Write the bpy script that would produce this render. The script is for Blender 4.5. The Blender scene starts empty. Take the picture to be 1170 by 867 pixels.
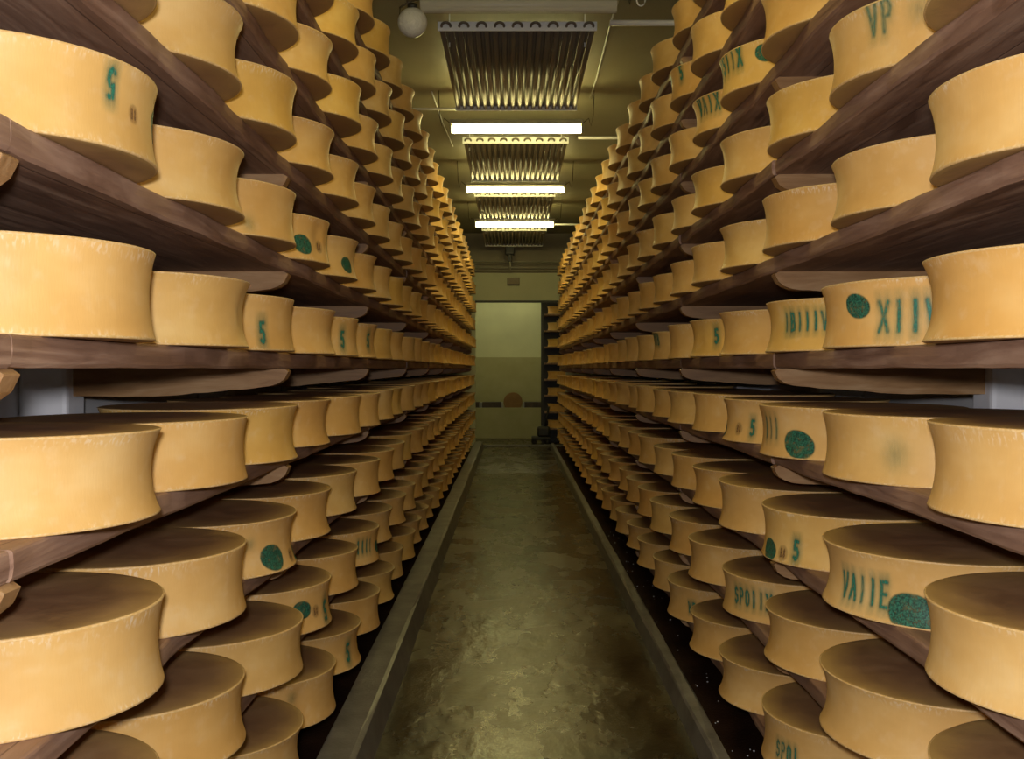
import bpy, bmesh, math, random
from mathutils import Vector
from math import pi, sin, cos, sqrt, atan2, exp

random.seed(7)
EYE = 1.44
F = 1140.0; CX = 585.0; CY = 421.0        # focal length in pixels, vanishing point of the aisle (1170x867)
S = bpy.context.scene
C = bpy.data.collections.new('cellar'); S.collection.children.link(C)

# ---------------------------------------------------------------- camera, world, exposure
cd = bpy.data.cameras.new('camera'); cam = bpy.data.objects.new('camera', cd); C.objects.link(cam)
cam.location = (0, 0, EYE)
cd.sensor_width = 36; cd.lens = F / 1170 * 36; cd.clip_start = 0.02
cam.rotation_euler = (pi/2 - math.atan((433.5-CY)/F), 0, 0)
S.camera = cam
w = bpy.data.worlds.new('world'); S.world = w; w.use_nodes = True
w.node_tree.nodes['Background'].inputs[0].default_value = (0.5, 0.5, 0.45, 1)
w.node_tree.nodes['Background'].inputs[1].default_value = 0.02
S.view_settings.view_transform = 'Standard'; S.view_settings.look = 'None'
S.view_settings.gamma = 1; S.view_settings.exposure = 0.13; S.view_settings.use_curve_mapping = False

FLASH_W = 136.0
LAMP_STR = 34.0
LAMP_COL = (0.98, 0.84, 0.32)
fl = bpy.data.lights.new('flash', 'SPOT'); fl.spot_size = math.radians(140); fl.spot_blend = 0.3; fl.shadow_soft_size = 0.035; fl.energy = FLASH_W
fl.color = (1.0, 0.97, 1.0)
fo = bpy.data.objects.new('flash', fl); C.objects.link(fo)
fo.location = (-0.03, -0.02, EYE+0.09); fo.rotation_euler = (pi/2, 0, 0)

# ---------------------------------------------------------------- helpers
def mat(name, col=(0.5, 0.5, 0.5), rough=0.5, metal=0.0):
    m = bpy.data.materials.new(name); m.use_nodes = True
    b = m.node_tree.nodes['Principled BSDF']
    b.inputs['Base Color'].default_value = (*col, 1)
    b.inputs['Roughness'].default_value = rough
    b.inputs['Metallic'].default_value = metal
    return m

class NT:
    def __init__(s, m): s.t = m.node_tree; s.b = s.t.nodes['Principled BSDF']
    def n(s, kind, **kw):
        x = s.t.nodes.new(kind)
        for k, v in kw.items(): setattr(x, k, v)
        return x
    def l(s, a, b): s.t.links.new(a, b)
    def coord(s, scale=(1, 1, 1), which='Object'):
        tc = s.n('ShaderNodeTexCoord'); mp = s.n('ShaderNodeMapping')
        mp.inputs['Scale'].default_value = scale
        s.l(tc.outputs[which], mp.inputs[0]); return mp.outputs[0]
    def geo(s, scale=(1, 1, 1)):
        g = s.n('ShaderNodeNewGeometry'); mp = s.n('ShaderNodeMapping')
        mp.inputs['Scale'].default_value = scale
        s.l(g.outputs['Position'], mp.inputs[0]); return mp.outputs[0]
    def noise(s, vec, scale, detail=4, rough=0.55, dist=0.0):
        x = s.n('ShaderNodeTexNoise'); x.inputs['Scale'].default_value = scale
        x.inputs['Detail'].default_value = detail; x.inputs['Roughness'].default_value = rough
        x.inputs['Distortion'].default_value = dist
        if vec is not None: s.l(vec, x.inputs['Vector'])
        return x.outputs['Fac']
    def ramp(s, fac, stops):
        r = s.n('ShaderNodeValToRGB'); e = r.color_ramp.elements
        while len(e) < len(stops): e.new(0.5)
        for i, (p, c) in enumerate(stops):
            e[i].position = p; e[i].color = (*c, 1) if len(c) == 3 else c
        s.l(fac, r.inputs[0]); return r.outputs[0]
    def mix(s, fac, a, b, blend='MIX'):
        x = s.n('ShaderNodeMix', data_type='RGBA', blend_type=blend)
        for sock, v in ((x.inputs[0], fac), (x.inputs[6], a), (x.inputs[7], b)):
            if hasattr(v, 'links'): s.l(v, sock)
            elif isinstance(v, (int, float)): sock.default_value = v
            else: sock.default_value = (*v, 1)
        return x.outputs[2]
    def math(s, op, a, b=0.0, clamp=False):
        x = s.n('ShaderNodeMath', operation=op); x.use_clamp = clamp
        for i, v in enumerate((a, b)):
            if hasattr(v, 'links'): s.l(v, x.inputs[i])
            else: x.inputs[i].default_value = v
        return x.outputs[0]
    def bump(s, h, strength=0.3, dist=0.01):
        x = s.n('ShaderNodeBump'); x.inputs['Strength'].default_value = strength
        x.inputs['Distance'].default_value = dist
        s.l(h, x.inputs['Height']); s.l(x.outputs[0], s.b.inputs['Normal'])

G3 = lambda v: (v, v, v)

# ---------------------------------------------------------------- materials
def make_heel():
    m = mat('cheese_heel', rough=0.42); t = NT(m)
    v = t.coord((1, 1, 1)); info = t.n('ShaderNodeObjectInfo')
    big = t.noise(t.coord((1, 1, 1.5)), 6, 3)
    c = t.ramp(big, [(0.3, (0.73, 0.435, 0.135)), (0.55, (0.81, 0.515, 0.18)), (0.75, (0.87, 0.60, 0.25))])
    tint = t.ramp(info.outputs['Random'], [(0.0, (0.95, 0.84, 0.66)), (0.3, (1.0, 1.0, 1.0)), (0.6, (1.0, 0.92, 0.78)), (0.8, (0.98, 0.99, 0.95)), (1.0, (1.02, 0.97, 0.62))])
    c = t.mix(1.0, c, tint, 'MULTIPLY')
    streak = t.noise(t.coord((220, 220, 6)), 1.0, 2)
    c = t.mix(t.math('MULTIPLY', streak, 0.16), c, (0.62, 0.38, 0.12))
    fine = t.noise(v, 26, 5)
    c = t.mix(t.math('MULTIPLY', t.ramp(fine, [(0.55, G3(0)), (0.75, G3(1))]), 0.3), c, (0.86, 0.66, 0.38))
    sp = t.n('ShaderNodeSeparateXYZ'); tc = t.n('ShaderNodeTexCoord'); t.l(tc.outputs['Object'], sp.inputs[0])
    zz = t.ramp(sp.outputs[2], [(0.004, G3(1)), (0.016, G3(0)), (0.130, G3(0)), (0.146, G3(1))])
    fl_ = t.ramp(t.noise(t.coord((170, 170, 35)), 1.0, 2), [(0.52, G3(0)), (0.62, G3(1))])
    patchy = t.ramp(t.noise(t.coord((7, 7, 9)), 1.0, 2), [(0.42, G3(0)), (0.6, G3(1))])
    c = t.mix(t.math('MULTIPLY', t.math('MULTIPLY', zz, fl_), t.math('MULTIPLY', patchy, 0.65)), c, (0.92, 0.78, 0.55))
    t.l(c, t.b.inputs['Base Color'])
    w1 = t.noise(t.coord((260, 260, 40)), 1.0, 1)
    h = t.math('ADD', t.math('MULTIPLY', w1, 0.5), t.math('MULTIPLY', t.noise(v, 14, 3), 1.3))
    t.bump(h, 0.13, 0.004)
    t.b.inputs['Specular IOR Level'].default_value = 0.35
    t.l(t.ramp(fine, [(0.3, G3(0.44)), (0.7, G3(0.62))]), t.b.inputs['Roughness'])
    return m
def make_face():
    m = mat('cheese_face', rough=0.5); t = NT(m)
    tc = t.n('ShaderNodeTexCoord'); sp = t.n('ShaderNodeSeparateXYZ'); t.l(tc.outputs['Object'], sp.inputs[0])
    r = t.math('SQRT', t.math('ADD', t.math('POWER', sp.outputs[0], 2.0), t.math('POWER', sp.outputs[1], 2.0)))
    v = t.coord()
    n = t.noise(v, 9, 5, 0.6, 0.4)
    inner = t.ramp(n, [(0.3, (0.25, 0.125, 0.058)), (0.55, (0.33, 0.175, 0.082)), (0.8, (0.42, 0.24, 0.125))])
    rr = t.math('ADD', r, t.math('MULTIPLY', t.math('SUBTRACT', n, 0.5), 0.10))
    k = t.ramp(rr, [(0.10, G3(0)), (0.22, G3(0.35)), (0.265, G3(0.7)), (0.29, G3(0.95))])
    c = t.mix(k, inner, (0.50, 0.31, 0.10))
    t.l(c, t.b.inputs['Base Color'])
    t.bump(t.noise(v, 40, 4), 0.25, 0.003)
    t.l(t.ramp(n, [(0.3, G3(0.4)), (0.7, G3(0.6))]), t.b.inputs['Roughness'])
    return m
def make_rim():
    m = mat('cheese_rim', rough=0.55); t = NT(m)
    n = t.noise(t.coord((1, 1, 1)), 160, 2)
    c = t.ramp(n, [(0.4, (0.70, 0.44, 0.15)), (0.65, (0.80, 0.56, 0.26))])
    t.l(c, t.b.inputs['Base Color']); t.bump(t.noise(t.coord(), 90, 2), 0.15, 0.002)
    return m
HEEL, FACE, RIM = make_heel(), make_face(), make_rim()

def make_wood(name, a, b, c3, scale=(3, 22, 22), rough=(0.3, 0.55), seams=False, bump=0.35):
    m = mat(name); t = NT(m)
    g = t.geo(scale); n = t.noise(g, 1.0, 6, 0.6, 0.8)
    blot = t.noise(t.geo((1.2, 0.8, 1.2)), 3.0, 4)
    c = t.ramp(n, [(0.33, a), (0.5, b), (0.68, c3)])
    c = t.mix(t.math('MULTIPLY', t.ramp(blot, [(0.4, G3(0)), (0.7, G3(1))]), 0.45), c, b)
    sc = t.noise(t.geo((4, 30, 30)), 1.7, 6, 0.7)
    c = t.mix(t.math('MULTIPLY', t.ramp(sc, [(0.66, G3(0)), (0.74, G3(1))]), 0.35), c, (0.55, 0.42, 0.30))
    h = n
    if seams:
        gg = t.n('ShaderNodeNewGeometry'); sp = t.n('ShaderNodeSeparateXYZ'); t.l(gg.outputs['Position'], sp.inputs[0])
        fx = t.math('ABSOLUTE', t.math('SUBTRACT', t.math('FRACT', t.math('MULTIPLY', sp.outputs[0], 4.6)), 0.5))
        ln = t.ramp(fx, [(0.0, G3(0)), (0.012, G3(1))])
        c = t.mix(t.math('MULTIPLY', t.math('SUBTRACT', 1.0, ln), 0.6), c, (0.04, 0.02, 0.012))
        h = t.math('MULTIPLY', n, ln)
    t.l(c, t.b.inputs['Base Color'])
    t.l(t.ramp(n, [(0.3, G3(rough[0])), (0.7, G3(rough[1]))]), t.b.inputs['Roughness'])
    t.bump(h, bump, 0.006)
    return m
PLANK = make_wood('plank_wood', (0.18, 0.095, 0.058), (0.30, 0.175, 0.112), (0.46, 0.30, 0.20), (26, 2.6, 26), (0.5, 0.75), True)
ARM = make_wood('arm_wood', (0.26, 0.135, 0.05), (0.36, 0.20, 0.08), (0.46, 0.29, 0.14), (4, 30, 26), (0.4, 0.65))

def make_plain(name, c1, c2, scale=3, rough=0.6, bump=0.15, coords=(1, 1, 1)):
    m = mat(name, c1, rough); t = NT(m); n = t.noise(t.geo(coords), scale, 5)
    t.l(t.ramp(n, [(0.3, c1), (0.7, c2)]), t.b.inputs['Base Color'])
    if bump: t.bump(t.noise(t.geo(), scale*12, 4), bump, 0.003)
    return m
WALLM = make_plain('painted_wall', (0.68, 0.68, 0.68), (0.80, 0.80, 0.80), 2)
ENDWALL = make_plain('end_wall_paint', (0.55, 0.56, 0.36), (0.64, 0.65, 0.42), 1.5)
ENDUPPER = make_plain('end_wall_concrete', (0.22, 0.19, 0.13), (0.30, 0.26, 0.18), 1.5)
CEIL = make_plain('ceiling_paint', (0.27, 0.25, 0.16), (0.37, 0.345, 0.23), 1.2, 0.45, 0.2, (1, 0.5, 1))
POSTM = make_plain('post_concrete', (0.80, 0.81, 0.84), (0.90, 0.91, 0.93), 5, 0.55)
CURB = make_plain('curb_concrete', (0.12, 0.11, 0.10), (0.24, 0.225, 0.20), 7, 0.4, 0.4)
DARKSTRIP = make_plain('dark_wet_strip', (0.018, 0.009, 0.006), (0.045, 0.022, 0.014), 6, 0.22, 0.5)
STEEL = mat('tube_steel', (0.22, 0.19, 0.15), 0.42, 0.5)
GALV = make_plain('pale_metal', (0.82, 0.85, 0.83), (0.90, 0.92, 0.90), 12, 0.4, 0.1)
PIPE = mat('white_conduit', (0.72, 0.70, 0.68), 0.4)
CREAM = mat('lamp_housing', (0.34, 0.32, 0.24), 0.35)
DARK = mat('dark_plastic', (0.02, 0.018, 0.014), 0.5)
CABLE = mat('cable_rubber', (0.05, 0.035, 0.02), 0.5)
FAROBJ = make_plain('dark_crates', (0.03, 0.02, 0.018), (0.07, 0.045, 0.035), 8, 0.6)
SLAT = mat('pale_divider', (0.30, 0.30, 0.30), 0.5)

def emis(name, col, st):
    m = mat(name); b = m.node_tree.nodes['Principled BSDF']
    b.inputs['Emission Color'].default_value = (*col, 1); b.inputs['Emission Strength'].default_value = st
    return m
TUBE_ON = emis('lit_tube', LAMP_COL, LAMP_STR)
TUBE_OFF = mat('unlit_tube', (0.5, 0.48, 0.4), 0.25)
CLEAR = mat('clear_cover', (0.85, 0.82, 0.72), 0.15)
CLEAR.node_tree.nodes['Principled BSDF'].inputs['Alpha'].default_value = 0.45
FROST = mat('frosted_glass', (0.60, 0.58, 0.56), 0.35)
t = NT(FROST); t.bump(t.noise(t.coord(), 60, 3), 0.8, 0.01)

def make_floor():
    m = mat('wet_floor'); t = NT(m)
    g = t.geo(); a = t.noise(t.geo((1.3, 0.7, 1)), 2.2, 8, 0.68, 0.2); b = t.noise(g, 11, 8, 0.7)
    c = t.ramp(a, [(0.36, (0.012, 0.007, 0.002)), (0.47, (0.040, 0.026, 0.006)), (0.58, (0.075, 0.052, 0.013)), (0.72, (0.12, 0.088, 0.024))])
    c = t.mix(t.math('MULTIPLY', t.ramp(b, [(0.45, G3(0)), (0.7, G3(1))]), 0.5), c, (0.028, 0.020, 0.007))
    gg = t.n('ShaderNodeNewGeometry'); nz = t.n('ShaderNodeTexNoise'); nz.inputs['Scale'].default_value = 2.5; nz.inputs['Detail'].default_value = 6
    t.l(gg.outputs['Position'], nz.inputs['Vector']); off = t.n('ShaderNodeVectorMath', operation='MULTIPLY_ADD')
    t.l(nz.outputs['Color'], off.inputs[0]); off.inputs[1].default_value = (0.5, 0.5, 0); t.l(gg.outputs['Position'], off.inputs[2])
    for sx, sy, wx, wy in ((0.60, 6.1, 0.22, 0.35), (0.58, 4.9, 0.25, 0.22), (-0.22, 5.7, 0.22, 0.10), (-0.42, 7.2, 0.20, 0.22), (0.0, 10.4, 0.25, 0.15), (-0.45, 11.5, 0.2, 0.5), (0.5, 3.6, 0.3, 0.3), (-0.42, 3.9, 0.2, 0.5)):
        m1 = t.n('ShaderNodeVectorMath', operation='SUBTRACT'); t.l(off.outputs[0], m1.inputs[0]); m1.inputs[1].default_value = (sx+0.25, sy+0.25, 0)
        m2 = t.n('ShaderNodeVectorMath', operation='MULTIPLY'); t.l(m1.outputs[0], m2.inputs[0]); m2.inputs[1].default_value = (1/wx, 1/wy, 0)
        m3 = t.n('ShaderNodeVectorMath', operation='LENGTH'); t.l(m2.outputs[0], m3.inputs[0])
        c = t.mix(t.ramp(m3.outputs['Value'], [(0.55, G3(0.85)), (1.0, G3(0))]), c, (0.012, 0.008, 0.003))
    t.l(c, t.b.inputs['Base Color'])
    t.l(t.ramp(a, [(0.35, G3(0.18)), (0.65, G3(0.36))]), t.b.inputs['Roughness'])
    h = t.math('ADD', t.math('MULTIPLY', b, 0.35), t.noise(t.geo((3, 1.6, 1)), 3.0, 4))
    t.bump(h, 0.22, 0.03)
    return m
FLOOR = make_floor()
STAIN = mat('dark_damp_stain', (0.012, 0.008, 0.003), 0.3)

def ink_mat(name, c1, c2, streak=(300, 300, 40), gain=1.0, rough=0.5):
    m = mat(name, c1, rough); t = NT(m)
    at = t.n('ShaderNodeAttribute', attribute_name='ink')
    n = t.noise(t.coord(streak), 1.0, 3)
    k = t.ramp(n, [(0.25, G3(0.55)), (0.6, G3(1.0))])
    a = t.math('MULTIPLY', t.math('MULTIPLY', at.outputs['Fac'], k), gain, True)
    t.l(a, t.b.inputs['Alpha'])
    n2 = t.noise(t.coord((240, 240, 260)), 1.0, 3)
    t.l(t.ramp(n2, [(0.4, c1), (0.6, c2)]), t.b.inputs['Base Color'])
    return m
INK = ink_mat('green_ink', (0.012, 0.15, 0.10), (0.03, 0.25, 0.16))
OVAL = ink_mat('green_casein', (0.010, 0.055, 0.035), (0.035, 0.20, 0.12), (60, 60, 60))
BROWN = ink_mat('brown_ink', (0.16, 0.075, 0.03), (0.28, 0.15, 0.06))

# ---------------------------------------------------------------- mesh helpers
def obj(name, bm, m, parent=None, smooth=False, loc=None):
    me = bpy.data.meshes.new(name); bm.to_mesh(me); bm.free()
    for x in (m if isinstance(m, (list, tuple)) else [m]): me.materials.append(x)
    if smooth:
        for p in me.polygons: p.use_smooth = True
    o = bpy.data.objects.new(name, me); C.objects.link(o)
    if parent: o.parent = parent
    if loc: o.location = loc
    return o
def tag(o, label=None, cat=None, group=None, kind=None):
    if label: o['label'] = label
    if cat: o['category'] = cat
    if group: o['group'] = group
    if kind: o['kind'] = kind
    return o
def empty(name, loc, label, cat, group=None):
    o = bpy.data.objects.new(name, None); C.objects.link(o); o.location = loc; o.empty_display_size = 0.1
    return tag(o, label, cat, group)
def box(bm, x0, x1, y0, y1, z0, z1, bevel=0.0):
    vs = [bm.verts.new((x, y, z)) for x in (x0, x1) for y in (y0, y1) for z in (z0, z1)]
    fs = [(0, 1, 3, 2), (4, 6, 7, 5), (0, 4, 5, 1), (2, 3, 7, 6), (0, 2, 6, 4), (1, 5, 7, 3)]
    faces = [bm.faces.new([vs[i] for i in f]) for f in fs]
    if bevel:
        es = {e for f in faces for e in f.edges}
        bmesh.ops.bevel(bm, geom=list(es), offset=bevel, segments=2, affect='EDGES', profile=0.6)
def tube(bm, pts, r, seg=10, cap=True):
    rings = []
    pts = [Vector(p) for p in pts]
    for i, p in enumerate(pts):
        d = (pts[min(i+1, len(pts)-1)] - pts[max(i-1, 0)]).normalized()
        up = Vector((0, 0, 1)) if abs(d.z) < 0.9 else Vector((1, 0, 0))
        a = d.cross(up).normalized(); b = d.cross(a).normalized()
        rr = r[i] if isinstance(r, (list, tuple)) else r
        rings.append([bm.verts.new(p + rr*(cos(2*pi*k/seg)*a + sin(2*pi*k/seg)*b)) for k in range(seg)])
    for A, B in zip(rings, rings[1:]):
        for k in range(seg): bm.faces.new((A[k], A[(k+1) % seg], B[(k+1) % seg], B[k]))
    if cap: bm.faces.new(rings[0][::-1]); bm.faces.new(rings[-1])
def newbox(name, m, *a, parent=None, bevel=0.0, loc=None):
    bm = bmesh.new(); box(bm, *a, bevel=bevel); return obj(name, bm, m, parent, loc=loc)
def newtube(name, m, pts, r, parent=None, seg=10):
    bm = bmesh.new(); tube(bm, pts, r, seg); return obj(name, bm, m, parent, True)
def struct(o): o['kind'] = 'structure'; return o
def copy_tree(o, parent=None):
    c = o.copy(); C.objects.link(c)
    if parent: c.parent = parent
    for ch in list(o.children): copy_tree(ch, c)
    return c

# ---------------------------------------------------------------- the room
XL, XR, YB, YE, ZC = -1.57, 1.76, -2.0, 18.5, EYE + 2.5
YF = 21.2                                     # far wall of the room beyond
struct(newbox('floor', FLOOR, XL-0.1, XR+0.1, YB-0.1, YF+0.1, -0.12, 0.0))
struct(newbox('ceiling', CEIL, XL-0.1, XR+0.1, YB-0.1, YF+0.1, ZC, ZC+0.12))
struct(newbox('wall_left', WALLM, XL-0.12, XL, YB-0.1, YF+0.1, 0, ZC))
struct(newbox('wall_right', WALLM, XR, XR+0.12, YB-0.1, YF+0.1, 0, ZC))
struct(newbox('wall_back', WALLM, XL, XR, YB-0.12, YB, 0, ZC))
LINT = EYE + 1.23
struct(newbox('wall_end', ENDWALL, XL, XR, YE, YE+0.14, LINT, EYE+1.77))
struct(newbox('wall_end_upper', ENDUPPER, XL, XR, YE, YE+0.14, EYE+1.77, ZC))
struct(newbox('wall_end_left', ENDWALL, XL, -0.68, YE, YE+0.14, 0, LINT))
struct(newbox('wall_end_right', ENDWALL, 1.0, XR, YE, YE+0.14, 0, LINT))
struct(newbox('trim_1', DARK, -0.68, 1.0, YE-0.02, YE+0.0, LINT-0.01, LINT+0.03))
struct(newbox('wall_far', ENDWALL, XL, XR, YF, YF+0.12, EYE+0.24, ZC))
FARLOW = make_plain('far_wall_tiles', (0.36, 0.34, 0.17), (0.42, 0.40, 0.22), 3)
struct(newbox('wall_far_lower', FARLOW, XL, XR, YF-0.02, YF+0.12, 0, EYE+0.24))
struct(newbox('trim_2', CURB, -0.68, 1.0, YE-0.05, YE+0.09, 0, 0.025, bevel=0.006))
# curbs along the aisle and the wet strips under the racks
bm = bmesh.new()
def curb_profile(bm, pts, y0, y1, n=40):
    rows = []
    for j in range(n+1):
        y = y0 + (y1-y0)*j/n
        rows.append([bm.verts.new((x + random.uniform(-.003, .003), y, z + (random.uniform(-.003, .003) if z > 0.01 else 0))) for x, z in pts])
    for A, B in zip(rows, rows[1:]):
        for i in range(len(pts)-1): bm.faces.new((A[i], A[i+1], B[i+1], B[i]))
curb_profile(bm, [(-0.70, 0.0), (-0.672, 0.10), (-0.665, 0.118), (-0.55, 0.12), (-0.535, 0.112), (-0.507, 0.0)], 0.0, 17.98)
cl = obj('trim_3', bm, CURB, smooth=False); struct(cl)
bm = bmesh.new()
curb_profile(bm, [(0.69, 0.0), (0.703, 0.085), (0.712, 0.094), (0.752, 0.094), (0.76, 0.086), (0.765, 0.0)], 0.0, 17.98)
struct(obj('trim_4', bm, CURB))
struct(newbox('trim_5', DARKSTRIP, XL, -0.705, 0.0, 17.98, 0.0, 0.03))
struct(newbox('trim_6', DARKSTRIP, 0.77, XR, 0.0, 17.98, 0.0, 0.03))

# ---------------------------------------------------------------- racks
K = list(range(-4, 6))                        # shelf numbers, -4 lowest
ORD = ['bottom', 'second', 'third', 'fourth', 'fifth', 'sixth', 'seventh', 'eighth', 'ninth', 'top']
NTH = ['first', 'second', 'third', 'fourth', 'fifth', 'sixth', 'seventh', 'eighth', 'ninth', 'tenth', 'eleventh', 'twelfth',
       'thirteenth', 'fourteenth', 'fifteenth', 'sixteenth', 'seventeenth', 'eighteenth', 'nineteenth', 'twentieth',
       'twenty-first', 'twenty-second', 'twenty-third', 'twenty-fourth', 'twenty-fifth', 'twenty-sixth', 'twenty-seventh', 'twenty-eighth']
def shelf(k):
    i = k + 4
    return 'bottom shelf' if i == 0 else 'top shelf' if i == 9 else ORD[i] + ' shelf from floor'
ZB = lambda k: EYE + 0.05 + 0.3125*k          # top of the planks, bottom of the wheels
TH = 0.05
STN = [-0.36 + 1.8*i for i in range(11)] + [17.93]
SIDE = {'left': dict(s=-1, xc=0.905, R=0.280, P=0.579, y0=1.755, n=28, xe=0.725, xp=1.39, post=(1.415, 1.57)),
        'right': dict(s=1, xc=1.072, R=0.300, P=0.619, y0=1.806, n=26, xe=0.850, xp=1.50, post=(1.525, 1.76))}

def plank_mesh(L, xe, xp, s, seed):
    rnd = random.Random(seed); bm = bmesh.new(); n = 26
    ph = [rnd.uniform(0, 6.3) for _ in range(4)]
    rows = []
    for j in range(n+1):
        y = L*j/n
        wob = 0.004*sin(y*5+ph[0]) + 0.003*sin(y*13+ph[1]) + rnd.uniform(-.0015, .0015)
        lo = 0.003*sin(y*7+ph[2]) + rnd.uniform(-.0015, .0015)
        e = xe + wob; r = 0.006
        prof = [(e+r, 0), (e+0.0015, -r*0.4), (e, -r), (e-0.001, -TH/2), (e+abs(lo)*0.5, -TH+r+abs(lo)), (e+r, -TH+abs(lo)*0.7), (e+0.06, -TH), (xp, -TH), (xp, 0)]
        rows.append([bm.verts.new((s*x, y, z)) for x, z in prof])
    m = len(rows[0])
    for A, B in zip(rows, rows[1:]):
        for i in range(m):
            q = (A[i], A[(i+1) % m], B[(i+1) % m], B[i]); bm.faces.new(q if s > 0 else q[::-1])
    bm.faces.new(rows[0][::-1] if s > 0 else rows[0]); bm.faces.new(rows[-1] if s > 0 else rows[-1][::-1])
    bmesh.ops.recalc_face_normals(bm, faces=bm.faces)
    return bm
for side, d in SIDE.items():
    s = d['s']; protos = {}
    for b in range(len(STN)-1):
        L = STN[b+1]-STN[b]-0.004
        last = b == len(STN)-2
        for k in K:
            key = ('last' if last else random.randrange(5))
            if key not in protos:
                protos[key] = obj('shelf_plank', plank_mesh(L, d['xe'], d['xp'], s, hash((s, str(key) == 'last', len(protos)))), PLANK)
                o = protos[key]
            else:
                o = protos[key].copy(); C.objects.link(o)
            o.location = (0, STN[b]+0.002, ZB(k))
            tag(o, 'brown worn shelf plank, %s rack, %s, %s bay from camera' % (side, shelf(k), NTH[b] if not last else 'last'),
                'shelf plank', 'shelf planks of the %s rack' % side)
# uprights with their wooden arms
def arm_mesh(s, xe, xp, seed):
    rnd = random.Random(seed); bm = bmesh.new()
    n = 18; top = []; bot = []
    x0 = xe - 0.003; dp = 0.090 if s < 0 else 0.082
    for i in range(n+1):
        u = i/n; x = x0 + (xp-x0)*(u**1.4)
        q = min(1.0, (x-x0)/0.07)
        lo = -0.010 - (0.042 + (dp-0.052)*min(1, (x-x0)/0.4))*sqrt(max(0, 1-(1-q)**2)) + rnd.uniform(-.0015, .0015)
        top.append((x, 0.0 if i else -0.008)); bot.append((x, lo))
    prof = top + bot[::-1]
    fr = [bm.verts.new((s*x, -0.024, z)) for x, z in prof]; bk = [bm.verts.new((s*x, 0.024, z)) for x, z in prof]
    m = len(prof)
    for i in range(n):
        bm.faces.new((fr[i], fr[i+1], fr[m-2-i], fr[m-1-i])); bm.faces.new((bk[i], bk[m-1-i], bk[m-2-i], bk[i+1]))
    for i in range(m): bm.faces.new((fr[i], bk[i], bk[(i+1) % m], fr[(i+1) % m]))
    bmesh.ops.recalc_face_normals(bm, faces=bm.faces)
    return bm
for side, d in SIDE.items():
    s = d['s']; arms = []
    for q in range(4):
        me = bpy.data.meshes.new('bracket_arm'); b_ = arm_mesh(s, d['xe'], d['post'][0], q+3*s); b_.to_mesh(me); b_.free(); me.materials.append(ARM); arms.append(me)
    p0, p1 = sorted((s*d['post'][0], s*d['post'][1]))
    bm = bmesh.new(); box(bm, p0, p1, -0.07, 0.07, 0.0, ZC, bevel=0.015)
    pm = bpy.data.meshes.new('post'); bm.to_mesh(pm); bm.free(); pm.materials.append(POSTM)
    for i, y in enumerate(STN[1:]):
        last = i == len(STN)-2
        r = empty('rack_upright', (0, y, 0), 'pale concrete post with wooden bracket arms, %s rack, %s upright from camera' % (side, 'last' if last else NTH[i]),
                  'rack upright', 'uprights of the %s rack' % side)
        po = bpy.data.objects.new('post', pm); C.objects.link(po); po.parent = r; po.location.z = 0.0
        for k in K:
            a = bpy.data.objects.new('bracket_arm', random.choice(arms)); C.objects.link(a); a.parent = r
            a.location = (0, 0.0, ZB(k)-TH)

# ---------------------------------------------------------------- cheese wheels
class Wheel:
    def __init__(s, R, seed):
        rnd = random.Random(seed)
        s.R = R*rnd.uniform(0.985, 1.012); s.h = rnd.uniform(0.146, 0.161); s.c = rnd.uniform(0.011, 0.021)
        s.e2, s.p2 = rnd.uniform(0, 0.0025), rnd.uniform(0, 6.3); s.e3, s.p3 = rnd.uniform(0, 0.002), rnd.uniform(0, 6.3)
        s.skew = rnd.uniform(-0.003, 0.004); s.dent = rnd.uniform(0, 6.3); s.da = rnd.choice((0, 0, 0.004, 0.008))
        s.tilt = rnd.uniform(-0.003, 0.003)
    def r(s, th, u):
        base = s.R + s.e2*cos(2*th+s.p2) + s.e3*cos(3*th+s.p3) - s.skew*(u-0.5)
        c = 1-(2*u-1)**2
        v = base - s.c*c**0.8
        dd = (th - s.dent + pi) % (2*pi) - pi
        v -= s.da*exp(-(dd/0.13)**2)*(0.3+c)
        return v
    def z(s, th, u):
        return u*s.h + (s.tilt*u*cos(th))
    def mesh(s, seg=96, nu=11, name='cheese_wheel'):
        bm = bmesh.new(); rings = []; mats = []
        def ring(f): rings.append([bm.verts.new(f(2*pi*i/seg)) for i in range(seg)])
        P = lambda rr, th, z: (rr*cos(th), rr*sin(th), z)
        E = 0.005
        for rr in (0.35, 0.75, 0.93): ring(lambda th: P(s.r(th, 0)*rr, th, 0.0)); mats.append(1)
        ring(lambda th: P(s.r(th, 0)-0.005, th, 0.0)); mats.append(2)
        ring(lambda th: P(s.r(th, 0)-0.0015, th, 0.0015)); mats.append(2)
        for j in range(nu+1):
            u = 0.03 + 0.94*j/nu
            ring(lambda th: P(s.r(th, u), th, s.z(th, u))); mats.append(0)
        mats[-1] = 2
        ring(lambda th: P(s.r(th, 1)-0.0015, th, s.z(th, 1)-0.0012)); mats.append(2)
        ring(lambda th: P(s.r(th, 1)-0.005, th, s.z(th, 1))); mats.append(1)
        for rr in (0.93, 0.75, 0.35): ring(lambda th: P(s.r(th, 1)*rr, th, s.z(th, 1)*1.0 + 0.002*(1-rr))); mats.append(1)
        for a, (A, B) in enumerate(zip(rings, rings[1:])):
            for i in range(seg):
                f = bm.faces.new((A[i], A[(i+1) % seg], B[(i+1) % seg], B[i])); f.material_index = mats[a]; f.smooth = True
        f = bm.faces.new(rings[0][::-1]); f.material_index = 1
        f = bm.faces.new(rings[-1]); f.material_index = 1
        return bm
def wheel_data(w, **kw):
    bm = w.mesh(**kw); me = bpy.data.meshes.new('cheese_wheel'); bm.to_mesh(me); bm.free()
    for m in (HEEL, FACE, RIM): me.materials.append(m)
    return me

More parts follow.
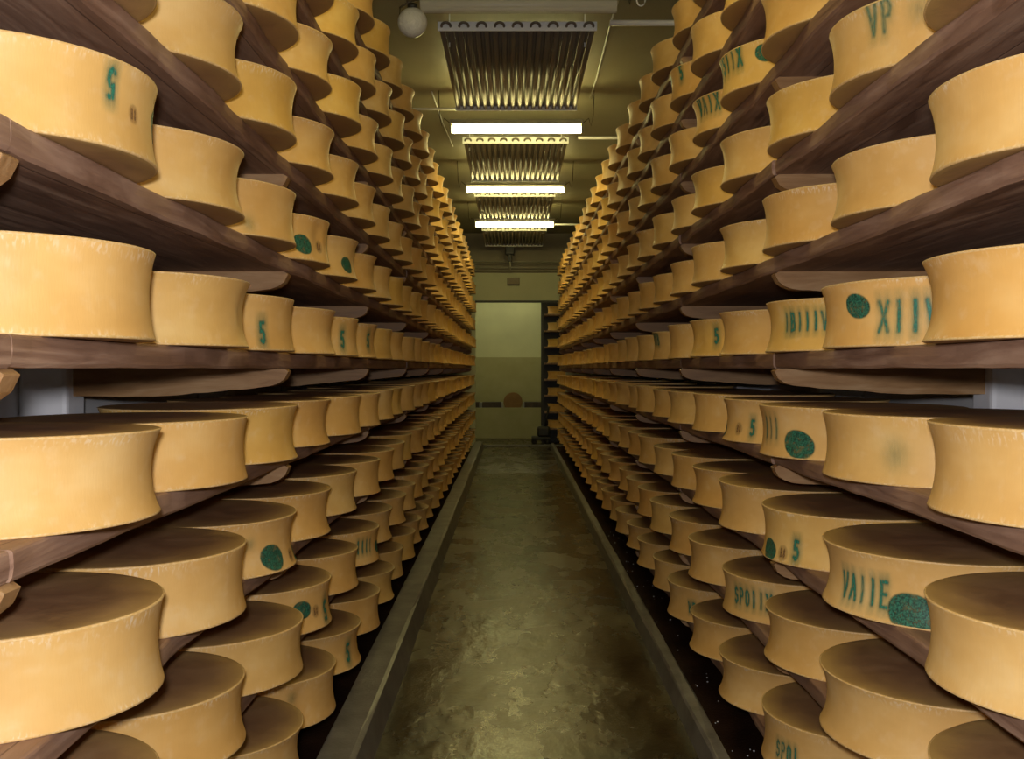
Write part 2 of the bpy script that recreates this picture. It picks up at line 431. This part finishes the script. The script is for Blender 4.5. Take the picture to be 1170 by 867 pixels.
# --- ink: stroke letters on a patch that hugs the heel
GL = {'5': [[(.85, 1), (.2, 1), (.15, .55), (.6, .6), (.85, .4), (.8, .12), (.45, 0), (.1, .1)]],
      'V': [[(0, 1), (.5, 0), (1, 1)]], 'A': [[(0, 0), (.5, 1), (1, 0)], [(.2, .4), (.8, .4)]],
      'I': [[(.5, 0), (.5, 1)]], 'L': [[(.15, 1), (.15, 0), (.8, 0)]], 'X': [[(0, 0), (1, 1)], [(0, 1), (1, 0)]],
      'S': [[(.9, .85), (.5, 1), (.1, .8), (.2, .55), (.8, .45), (.9, .2), (.5, 0), (.1, .15)]],
      'P': [[(.1, 0), (.1, 1), (.7, 1), (.9, .75), (.7, .5), (.1, .5)]],
      'O': [[(.5, 1), (.1, .8), (.1, .2), (.5, 0), (.9, .2), (.9, .8), (.5, 1)]],
      'E': [[(.9, 1), (.1, 1), (.1, 0), (.9, 0)], [(.1, .5), (.7, .5)]],
      'B': [[(.1, 0), (.1, 1), (.7, .95), (.75, .6), (.1, .5), (.8, .45), (.85, .05), (.1, 0)]],
      '8': [[(.5, .5), (.15, .75), (.5, 1), (.85, .75), (.5, .5), (.1, .25), (.5, 0), (.9, .25), (.5, .5)]],
      ' ': []}
def segd(px, py, a, b):
    ax, ay = a; bx, by = b; dx, dy = bx-ax, by-ay
    t_ = max(0, min(1, ((px-ax)*dx+(py-ay)*dy)/(dx*dx+dy*dy+1e-12)))
    return sqrt((px-ax-t_*dx)**2+(py-ay-t_*dy)**2)
def text_fn(txt, hh, flip=False, halo=0.35, weight=1.0, gain=1.0, seed=0):
    rnd = random.Random(seed); n = len(txt); cw = hh*0.34; gap = hh*0.24; W = n*cw + (n-1)*gap
    segs = []
    for i, ch in enumerate(txt):
        x0 = -W/2 + i*(cw+gap); g = rnd.uniform(0.65, 1.0)*gain
        for st in GL[ch]:
            for a, b in zip(st, st[1:]):
                p = [(x0+a[0]*cw, (a[1]-.5)*hh), (x0+b[0]*cw, (b[1]-.5)*hh)]
                if flip: p = [(-x, -y) for x, y in p]
                segs.append((p[0], p[1], g))
    sw = hh*0.075*weight
    def f(x, y):
        v = 0
        for a, b, g in segs:
            dd = segd(x, y, a, b)
            d2 = segd(x, y*0.55, (a[0], a[1]*0.55), (b[0], b[1]*0.55))
            v = max(v, g*(0.85*exp(-(dd/sw)**2) + halo*exp(-(d2/(sw*3.0))**2)))
        return min(1, v)
    return f, W/2 + sw*4, hh/2 + sw*7
def oval_fn(a, b, gain=1.0):
    def f(x, y):
        q = sqrt((x/a)**2+(y/b)**2)
        return gain*max(0, min(1, (1.04-q)/0.10))
    return f, a*1.1, b*1.1
def brown_fn(a, txt='B8'):
    g, _, _ = text_fn(txt, a*0.9, halo=0.1, weight=1.1)
    def f(x, y):
        q = sqrt(x*x+y*y)/a
        return min(1, 0.25*max(0, min(1, (1-q)/0.2)) + 0.75*g(x, y))
    return f, a*1.1, a*1.1
def blob_fn(a, b, gain):
    def f(x, y): return gain*exp(-((x/a)**2+(y/b)**2)*1.6)
    return f, a*1.7, b*1.7
def patch(wh, name, m, fn, th0, zc, parent, label=None, shear=0.0):
    f, hw, hh = fn
    step = 0.0022 if hh < 0.07 else 0.003
    nx = max(6, int(2*hw/step)); ny = max(6, int(2*hh/step))
    bm = bmesh.new(); lay = bm.verts.layers.float.new('ink'); g = []
    for j in range(ny+1):
        row = []
        for i in range(nx+1):
            x = -hw+2*hw*i/nx; y = -hh+2*hh*j/ny
            u = min(0.97, max(0.03, (zc+y)/wh.h)); th = th0 + x/wh.R
            r = wh.r(th, u)+0.0009
            v = bm.verts.new((r*cos(th), r*sin(th), wh.z(th, u)))
            edge = max(abs(x)/hw, abs(y)/hh)
            v[lay] = f(x+shear*y, y)*max(0, min(1, (1-edge)/0.12)); row.append(v)
        g.append(row)
    for j in range(ny):
        for i in range(nx):
            q = (g[j][i], g[j][i+1], g[j+1][i+1], g[j+1][i])
            if max(v[lay] for v in q) > 0.004: f_ = bm.faces.new(q); f_.smooth = True
    for v in [v for v in bm.verts if not v.link_faces]: bm.verts.remove(v)
    o = obj(name, bm, m, parent)
    if label: o['label'] = label
    return o

# marks, read off the photograph: (side, n, k): [(kind, px, py, size in pixels, text, ...)]
MK = {
 ('left', 0, 1): [('num', 128, 97, 30, '5', True), ('brown', 155, 132, 12), ('oval', 181, 148, 17)],
 ('left', 2, 0): [('num', 301, 380, 22, '5', False)],
 ('left', 4, 0): [('num', 392, 388, 17, '5', False)],
 ('left', 5, 0): [('num', 423, 389, 14, '5', False)],
 ('left', 2, 1): [('blob', 285, 256, 10)],
 ('left', 3, 1): [('oval', 347, 279, 11), ('brown', 368, 282, 8), ('num', 377, 287, 20, 'I', False)],
 ('left', 4, 1): [('oval', 399, 303, 9)],
 ('left', 9, -1): [('oval', 438, 460, 6)],
 ('left', 2, -2): [('oval', 314, 637, 15), ('brown', 334, 634, 9), ('num', 343, 628, 20, '5', False), ('blob', 288, 622, 8)],
 ('left', 3, -3): [('oval', 346, 698, 10), ('brown', 361, 699, 8), ('num', 371, 697, 20, '5', True)],
 ('left', 4, -4): [('num', 400, 747, 18, '5', False)],
 ('left', 5, -3): [('text', 417, 625, 13, 'IIII', False), ('oval', 431, 624, 7)],
 ('left', 3, -4): [('blob', 334, 800, 8)],
 ('right', 1, 2): [('text', 1003, 22, 34, 'VP', False, 0.75), ('blob', 1048, 12, 16)],
 ('right', 3, 3): [('text', 831, 71, 22, 'VSIIX', False), ('oval', 873, 61, 10)],
 ('right', 4, 3): [('text', 806, 119, 20, 'VAIX', False)],
 ('right', 5, 4): [('oval', 757, 88, 7), ('num', 777, 84, 14, '5', False)],
 ('right', 1, 0): [('oval', 977, 350, 14), ('text', 1035, 361, 34, 'AIIX', True)],
 ('right', 2, 0): [('text', 915, 367, 20, 'IBIIIV', False), ('blob', 900, 372, 15)],
 ('right', 4, 0): [('num', 817, 384, 15, '5', False)],
 ('right', 6, 0): [('text', 749, 388, 12, 'VVB', False)],
 ('right', 7, 1): [('num', 729, 335, 12, 'I', False)],
 ('right', 1, -1): [('blob', 1022, 520, 20)],
 ('right', 2, -1): [('text', 880, 489, 22, 'III', False, 0.8), ('oval', 911, 508, 16)],
 ('right', 3, -1): [('oval', 825, 489, 9), ('brown', 842, 490, 8), ('num', 858, 489, 16, '5', False)],
 ('right', 6, -1): [('blob', 722, 455, 7)],
 ('right', 1, -2): [('text', 982, 674, 28, 'VAIIE', False), ('oval', 1044, 706, 23)],
 ('right', 2, -2): [('oval', 880, 630, 12), ('brown', 895, 632, 10), ('num', 910, 629, 20, '5', False)],
 ('right', 3, -3): [('text', 857, 685, 18, 'SPOIIX', False)],
 ('right', 5, -4): [('text', 790, 695, 11, 'VB', False)],
 ('right', 2, -4): [('text', 898, 862, 18, 'SPOI', False)],
}
DESC = {'num': 'green stamped number', 'oval': 'green oval label', 'brown': 'brown stamp', 'text': 'green stamped letters', 'blob': 'faded green smudge'}

WV = {sd: [Wheel(d['R'], 11*i+(0 if sd == 'left' else 500)) for i in range(8)] for sd, d in SIDE.items()}
WM = {sd: [wheel_data(x) for x in v] for sd, v in WV.items()}
allw = []
for sd, d in SIDE.items():
    for k in K:
        rnd = random.Random(k*31 + (d['s']+5)*77)
        cnt = 0
        for n in range(d['n']):
            y = d['y0'] + d['P']*n + rnd.uniform(-0.006, 0.006)
            x = d['xc'] + rnd.uniform(-0.010, 0.012)
            vi = rnd.randrange(8); rot = rnd.uniform(0, 2*pi)
            vis = False; R = d['R']; h0 = ZB(k)-EYE
            for q in range(-9, 10):
                a = pi + q*0.17
                xx = x+R*cos(a); yy = y+R*sin(a)
                if xx < 0: continue
                px = CX + d['s']*F*xx/yy
                for hz in (h0, h0+0.15):
                    py = CY - F*hz/yy
                    if 1 < px < 1169 and 1 < py < 866 and yy <= y + R*0.85: vis = True
            if vis: cnt += 1
            allw.append(dict(sd=sd, n=n, k=k, x=x, y=y, vi=vi, rot=rot, vis=vis, c=cnt))
vw = [w_ for w_ in allw if w_['vis'] and w_['n'] >= 0]
vw.sort(key=lambda w_: w_['y'])
near = set(id(w_) for w_ in vw[:300])
def add_marks(wd, o):
    wh = WV[wd['sd']][wd['vi']]; s = SIDE[wd['sd']]['s']
    for mk in MK.get((wd['sd'], wd['n'], wd['k']), []):
        kind, px, py, sz = mk[:4]
        tx = (px-CX)/F; r = wh.R-0.008
        X, Y = s*wd['x'], wd['y']
        # nearest hit of the sight line with the heel
        A = tx*tx+1; B = -2*(tx*X+Y); Cc = X*X+Y*Y-r*r; disc = B*B-4*A*Cc
        if disc <= 0: yy = -B/(2*A); 
        else: yy = (-B-sqrt(disc))/(2*A)
        if disc <= 0:
            ang = atan2(yy-Y, tx*yy-X)
        else: ang = atan2(yy-Y, tx*yy-X)
        zz = (CY-py)/F*yy - (ZB(wd['k'])-EYE)
        zz = min(wh.h-0.03, max(0.03, zz))
        m_ = sz/F*yy; th = ang - o.rotation_euler.z
        th = th % (2*pi)
        if kind == 'num': fn = text_fn(mk[4], m_, mk[5], 0.4, 1.3); patch(wh, 'number_stamp', INK, fn, th, zz, o, 'green stamped ink mark')
        elif kind == 'text':
            fn = text_fn(mk[4], m_, mk[5], 0.35, 1.0, mk[6] if len(mk) > 6 else 1.0, px); patch(wh, 'letter_stamp', INK, fn, th, zz, o, 'row of green stamped letters')
        elif kind == 'oval': patch(wh, 'oval_label', OVAL, oval_fn(m_*1.4, m_*1.02), th, zz, o, 'dark green oval label', 0.25)
        elif kind == 'brown': patch(wh, 'brown_stamp', BROWN, brown_fn(m_), th, zz, o, 'small brown round stamp')
        else: patch(wh, 'ink_smudge', INK, blob_fn(m_, m_*1.2, 0.28), th, zz, o, 'faded green ink smudge')
for wd in vw[:300]:
    s = SIDE[wd['sd']]['s']
    o = bpy.data.objects.new('cheese_wheel', WM[wd['sd']][wd['vi']]); C.objects.link(o)
    o.location = (s*wd['x'], wd['y'], ZB(wd['k'])); o.rotation_euler = (0, 0, wd['rot'])
    marks = MK.get((wd['sd'], wd['n'], wd['k']), [])
    pre = 'yellow cheese wheel'
    if marks:
        kinds = [m_[0] for m_ in marks]
        if 'oval' in kinds and 'text' in kinds: pre = 'cheese wheel with green letters and oval'
        elif 'oval' in kinds and 'num' in kinds: pre = 'cheese wheel with green oval and number'
        elif 'text' in kinds: pre = 'cheese wheel with green letters'
        elif 'num' in kinds: pre = 'cheese wheel with green number'
        elif 'oval' in kinds: pre = 'cheese wheel with green oval'
        else: pre = 'cheese wheel with faint green smudge'
    sh = shelf(wd['k'])
    pos = 'nearest the camera' if wd['c'] == 1 else NTH[wd['c']-1] + ' from camera'
    tag(o, '%s, %s rack, %s, %s' % (pre, wd['sd'], sh, pos), 'cheese wheel', 'cheese wheels on the %s rack' % wd['sd'])
    add_marks(wd, o)
# the small far ones, past three hundred: one object
bm = bmesh.new(); dd = {sd: [x.mesh(seg=40, nu=6) for x in v[:4]] for sd, v in WV.items()}
tmp = {}
for sd, v in dd.items():
    for i, b_ in enumerate(v):
        me = bpy.data.meshes.new('t'); b_.to_mesh(me); b_.free(); tmp[sd, i] = me
from mathutils import Matrix
rest = [w_ for w_ in allw if id(w_) not in near and w_['y'] > 6]
for wd in rest:
    s = SIDE[wd['sd']]['s']; n0 = len(bm.verts)
    bm.from_mesh(tmp[wd['sd'], wd['vi'] % 4]); bm.verts.ensure_lookup_table()
    M = Matrix.Translation((s*wd['x'], wd['y'], ZB(wd['k'])))
    bmesh.ops.transform(bm, matrix=M, verts=bm.verts[n0:])
# plain rind material for the joined far wheels (object coordinates do not give their radius)
FARFACE = make_plain('far_cheese_face', (0.28, 0.17, 0.08), (0.38, 0.24, 0.11), 6, 0.5, 0.2)
o = obj('distant_cheese_wheels', bm, [HEEL, FARFACE, RIM])
tag(o, 'many small cheese wheels at the far end of both racks', 'cheese wheels', None, 'stuff')

# ---------------------------------------------------------------- ceiling: cooling coils and lamps
XM = 0.035
def make_coil():
    r = empty('cooling_coil', (XM, 0, EYE+2.21), '', 'cooling coil', 'cooling coils under the ceiling')
    W, Lc, N = 1.03, 2.02, 18
    for i in range(N):
        x = -W/2+0.025+(W-0.05)*i/(N-1)
        newtube('tube', STEEL, [(x, 0.03, 0), (x, Lc-0.02, 0), (x, Lc+0.03, 0.02)], 0.017, r, 12)
        if i < N-1: newtube('upper_tube', STEEL, [(x+(W-0.05)/(N-1)/2, 0.03, 0.022), (x+(W-0.05)/(N-1)/2, Lc-0.02, 0.022)], 0.014, r, 8)
    for y, nm in ((0.0, 'end_plate'), (Lc-0.02, 'end_plate')):
        newbox(nm, GALV, -W/2, W/2, y, y+0.012, -0.028, 0.032, parent=r, bevel=0.003)
    for i in range(N//2):
        x = -W/2+0.025+(W-0.05)*(2*i)/(N-1); x2 = -W/2+0.025+(W-0.05)*(2*i+1)/(N-1)
        pts = [(x, 0.0, 0.0)] + [((x+x2)/2-(x2-x)/2*cos(a), -0.035*sin(a)-0.004, 0.012*sin(a)) for a in [pi*j/8 for j in range(9)]] + [(x2, 0.0, 0.0)]
        newtube('return_bend', STEEL, pts, 0.009, r, 8)
    for y in (0.35, 1.65):
        for x in (-0.46, 0.46):
            newtube('hanger_rod', GALV, [(x, y, -0.02), (x, y, ZC-EYE-2.21)], 0.005, r, 6)
        newbox('cross_bar', GALV, -W/2, W/2, y-0.012, y+0.012, 0.037, 0.047, parent=r)
    return r
coil = make_coil()
for i, y in enumerate((6.47, 9.70, 12.70, 15.85)):
    o = coil if i == 0 else copy_tree(coil)
    o.location.y = y
    o['label'] = ['rack of metal cooling tubes nearest the camera, before the first lit lamp',
                  'metal cooling tubes between the first and second lit lamps',
                  'metal cooling tubes between the second and third lit lamps',
                  'farthest metal cooling tubes behind the third lit lamp'][i]
def make_lamp(y, z, lit, label):
    L = 1.2
    r = empty('fluorescent_lamp', (XM+0.005, y, z), label, 'lamp', 'fluorescent lamps under the ceiling' if lit else None)
    if lit:
        newbox('housing', CREAM, -L/2, L/2, -0.035, 0.035, 0.045, 0.085, parent=r, bevel=0.006)
        bm = bmesh.new(); tube(bm, [(-L/2+0.02, 0, 0), (L/2-0.02, 0, 0)], 0.033, 16); obj('lit_tube', bm, TUBE_ON, r, True)
        for s in (-1, 1):
            newbox('end_cap', CREAM, *sorted((s*(L/2-0.02), s*(L/2+0.0))), -0.035, 0.035, -0.036, 0.05, parent=r, bevel=0.004)
    else:
        newbox('housing', CREAM, -L/2, L/2, -0.06, 0.06, 0.03, 0.09, parent=r, bevel=0.01)
        bm = bmesh.new(); n = 12; pr = [(-0.055*cos(pi*i/n), -0.055*sin(pi*i/n)+0.03) for i in range(n+1)]
        A = [bm.verts.new((-L/2+0.01, a, b)) for a, b in pr]; B = [bm.verts.new((L/2-0.01, a, b)) for a, b in pr]
        for i in range(n): bm.faces.new((A[i], A[i+1], B[i+1], B[i]))
        bm.faces.new(A[::-1]); bm.faces.new(B); obj('clear_cover', bm, CLEAR, r, False)
        newtube('unlit_tube', TUBE_OFF, [(-L/2+0.04, 0, 0.0), (L/2-0.04, 0, 0.0)], 0.014, r, 10)
    for s in (-1, 1):
        newtube('hanger_wire', CABLE, [(s*(L/2+0.0), 0, 0.06), (s*(L/2+0.05), 0, 0.10), (s*(L/2+0.07), 0, 0.03), (s*(L/2+0.09), 0, 0.12), (s*(L/2+0.10), 0, ZC-z)], 0.004, r, 6)
    return r
make_lamp(6.05, EYE+2.17, False, 'unlit fluorescent lamp with clear cover, in front of the nearest cooling tubes')
make_lamp(2.95, EYE+2.16, True, 'lit fluorescent lamp overhead near the camera, above the picture edge')
make_lamp(-0.1, EYE+2.16, True, 'lit fluorescent lamp overhead behind the camera')
make_lamp(9.0, EYE+2.15, True, 'first lit fluorescent lamp, the largest glowing tube')
make_lamp(12.05, EYE+2.15, True, 'second lit fluorescent lamp, middle one of three')
make_lamp(15.0, EYE+2.16, True, 'third lit fluorescent lamp, smallest and farthest')
# lamp of the room beyond, above the door head
r = empty('fluorescent_lamp', (0, 19.9, 3.35), 'fluorescent lamp of the room beyond the doorway', 'lamp')
newbox('housing', CREAM, -0.6, 0.6, -0.05, 0.05, 0.04, 0.10, parent=r, bevel=0.006)
newtube('lit_tube', emis('lit_tube_beyond', (1.0, 0.93, 0.5), 38.0), [(-0.58, 0, 0), (0.58, 0, 0)], 0.025, r, 12)
for s in (-1, 1):
    newbox('end_cap', CREAM, *sorted((s*0.57, s*0.6)), -0.03, 0.03, -0.03, 0.05, parent=r)
    newtube('hanger_wire', CABLE, [(s*0.5, 0, 0.09), (s*0.5, 0, ZC-3.35)], 0.004, r, 6)

# conduits and cables
def thing_tube(name, m, pts, rad, label, cat, group=None, seg=10):
    return tag(newtube(name, m, pts, rad, None, seg), label, cat, group)
ZT = EYE+2.5
thing_tube('conduit_pipe', PIPE, [(0.62, 6.35, EYE+2.17+0.02), (1.76, 6.35, EYE+2.17+0.02)], 0.019, 'thick white conduit beside the unlit lamp, running into the right rack', 'pipe')
thing_tube('conduit_pipe', PIPE, [(0.63, 9.55, EYE+2.2), (1.76, 9.55, EYE+2.2)], 0.014, 'white conduit right of the first lit lamp', 'pipe')
thing_tube('conduit_pipe', PIPE, [(0.63, 15.2, EYE+2.19), (1.76, 15.2, EYE+2.19)], 0.013, 'thin white conduit right of the third lit lamp', 'pipe')
thing_tube('conduit_pipe', PIPE, [(-1.57, 8.6, EYE+2.23), (-0.47, 8.6, EYE+2.23)], 0.010, 'thin pale conduit left of the nearest cooling tubes', 'pipe')
thing_tube('ceiling_cable', GALV, [(0.72, 6.3, ZT-0.02), (0.71, 7.2, ZT-0.012), (0.725, 8.5, ZT-0.01), (0.72, 9.2, ZT-0.012)], 0.007, 'thin cable along the ceiling right of the nearest cooling tubes', 'cable')
thing_tube('ceiling_cable', GALV, [(-0.72, 9.0, ZT-0.012), (-0.70, 10.2, ZT-0.01), (-0.66, 11.2, ZT-0.012)], 0.006, 'thin cable along the ceiling left of the second cooling tubes', 'cable')
# cable loop near the top right
thing_tube('cable_loop', PIPE, [(0.735, 5.9, ZT-0.006), (0.735, 5.9, ZT-0.20)] + [(0.76-0.025*cos(a), 5.9, EYE+2.14+0.0-0.035*sin(a)+0.03) for a in [pi*j/8 for j in range(9)]] + [(0.775, 5.9, EYE+2.26), (0.745, 5.9, EYE+2.30)], 0.005, 'small white cord loop hanging from the ceiling at top right', 'cord', None, 8)
# frosted globe hanging at top left
r = empty('hanging_globe', (-0.578, 5.82, EYE+2.01), 'round frosted white globe hanging from dark cord beside the unlit lamp', 'globe lamp')
bm = bmesh.new(); bmesh.ops.create_uvsphere(bm, u_segments=32, v_segments=20, radius=0.086)
bmesh.ops.scale(bm, vec=(1, 0.8, 1), verts=bm.verts); obj('globe', bm, FROST, r, True)
newtube('collar', DARK, [(0, 0, 0.078), (0, 0, 0.105)], 0.03, r, 14)
newtube('cord', CABLE, [(0, 0, 0.10), (-0.03, 0, 0.13), (-0.012, 0, 0.19), (-0.02, 0.01, 0.30), (-0.02, 0.01, 0.49)], 0.006, r, 8)
newtube('strap', CABLE, [(-0.075, 0, 0.03), (-0.07, -0.02, 0.08), (-0.02, 0, 0.12), (0.04, 0, 0.135)], 0.006, r, 8)

# end wall fittings
for q, (zz, rr) in enumerate(((1.80, 0.012), (1.86, 0.014), (1.93, 0.012), (1.97, 0.01))):
    thing_tube('wall_pipe', CREAM, [(-1.57, YE-0.05, EYE+zz+0.005), (1.76, YE-0.05, EYE+zz-0.005)], rr*1.4,
               ['lowest pipe', 'second lowest pipe', 'second highest pipe', 'highest pipe'][q] + ' of four crossing the end wall above the doorway', 'pipe', 'pipes on the end wall')
r = empty('emergency_light', (0.025, YE-0.001, EYE+1.61), 'small beige box light on the end wall above the doorway', 'light')
newbox('body', make_plain('box_beige', (0.30, 0.25, 0.17), (0.36, 0.30, 0.2), 9), -0.115, 0.115, -0.07, 0.0, -0.055, 0.07, parent=r, bevel=0.01)
newbox('base_strip', DARK, -0.11, 0.11, -0.065, 0.0, -0.07, -0.055, parent=r)
r = empty('ceiling_device', (-0.03, 17.95, ZC), 'small dark device hanging from the ceiling before the end wall', 'ceiling device')
newbox('mount', CREAM, -0.06, 0.05, -0.05, 0.05, -0.26, 0.0, parent=r, bevel=0.008)
newbox('motor', DARK, -0.095, 0.075, -0.07, 0.07, -0.46, -0.25, parent=r, bevel=0.02)
newtube('drop_pipe', CREAM, [(-0.005, 0.0, -0.55), (-0.005, 0.0, -0.72)], 0.018, r, 8)
newbox('nozzle', DARK, -0.04, 0.03, -0.03, 0.03, -0.58, -0.45, parent=r, bevel=0.01)

# ---------------------------------------------------------------- the room beyond
YC = 20.6
struct(newbox('wall_parapet', FARLOW, XL, XR, YC, YC+0.10, 0, 0.63))
r = empty('long_bench', (0, YC+0.34, 0), 'long low bench behind the pale half wall beyond the doorway', 'bench')
newbox('bench_top', FAROBJ, -1.4, 1.4, -0.22, 0.2, 0.50, 0.54, parent=r, bevel=0.004)
for x in (-1.3, -0.2, 0.9):
    newbox('leg', FAROBJ, x-0.03, x+0.03, -0.18, 0.16, 0, 0.50, parent=r)
cr = None
for i, x in enumerate((-0.88, -0.42, 0.46, 0.93)):
    r = empty('storage_crate', (x, YC+0.34, 0.54), 'dark crate on the low bench, %s of the standing round cheese' % ('far left', 'just left', 'just right', 'far right')[i], 'crate', 'dark crates beyond the doorway')
    newbox('body', FAROBJ, -0.20, 0.20, -0.15, 0.15, 0, 0.20, parent=r, bevel=0.01)
    for s in (-1, 1): newbox('divider', SLAT, *sorted((s*0.20, s*0.235)), -0.15, 0.15, 0, 0.19, parent=r)
bm = Wheel(0.20, 3).mesh(seg=48, nu=6)
o = obj('standing_cheese', bm, [make_plain('brown_cheese_face', (0.20, 0.10, 0.03), (0.26, 0.14, 0.045), 7)]*3)
for p in o.data.polygons: p.use_smooth = True
o.rotation_euler = (pi/2, 0, 0); o.location = (0.02, YC+0.42, 0.74)
tag(o, 'round brown cheese standing on edge on the low bench beyond the doorway', 'cheese wheel')
# small rack just past the doorway on the right
r = empty('storage_rack', (0.95, 19.35, 0), 'dark upright rack past the doorway on the right', 'rack')
for x in (-0.36, 0.36):
    for y in (-0.28, 0.28): newbox('post', DARK, x-0.02, x+0.02, y-0.02, y+0.02, 0, 2.75, parent=r)
newbox('back_panel', DARK, -0.38, 0.38, 0.30, 0.32, 0, 2.75, parent=r)
wm = wheel_data(Wheel(0.27, 91), seg=48, nu=6)
for i in range(8):
    z = 0.30+0.3125*i
    newbox('shelf', PLANK, -0.34, 0.34, -0.26, 0.26, z-0.03, z, parent=r)
    o = bpy.data.objects.new('cheese_wheel', wm); C.objects.link(o); o.location = (0.95, 19.35, z)
    tag(o, 'dim cheese wheel past the doorway on the dark rack, %s' % ('bottom shelf' if i == 0 else 'top shelf' if i == 7 else ORD[i]+' shelf from floor'), 'cheese wheel', 'cheese wheels on the rack past the doorway')
# low dark trolley on the floor by the right end
r = empty('floor_trolley', (0.50, 18.95, 0), 'low dark trolley with sloping handle on the floor in the doorway', 'trolley')
newbox('deck', DARK, -0.13, 0.22, -0.18, 0.18, 0.09, 0.15, parent=r, bevel=0.015)
newbox('motor_box', DARK, -0.02, 0.22, -0.13, 0.13, 0.15, 0.34, parent=r, bevel=0.04)
newtube('handle', DARK, [(0.12, 0, 0.3), (0.20, 0, 0.72)], 0.02, r, 8)
for x in (-0.08, 0.17):
    for y in (-0.15, 0.15):
        newtube('wheel', DARK, [(x, y-0.02, 0.05), (x, y+0.02, 0.05)], 0.05, r, 14)

# water droplets shining on the dark strip below the right rack
bm = bmesh.new(); rnd = random.Random(5)
for i in range(70):
    y = 1.8+rnd.random()**1.3*7; x = rnd.uniform(0.79, 0.92); rad = rnd.uniform(0.002, 0.005)
    bmesh.ops.create_icosphere(bm, subdivisions=1, radius=rad, matrix=Matrix.Translation((x, y, 0.0305)) @ Matrix.Diagonal((1, 1.3, 0.6, 1)))
o = obj('water_droplets', bm, mat('water_drop', (0.8, 0.8, 0.8), 0.08), None, True)
tag(o, 'shiny water droplets on the dark strip under the right rack', 'water droplets', None, 'stuff')
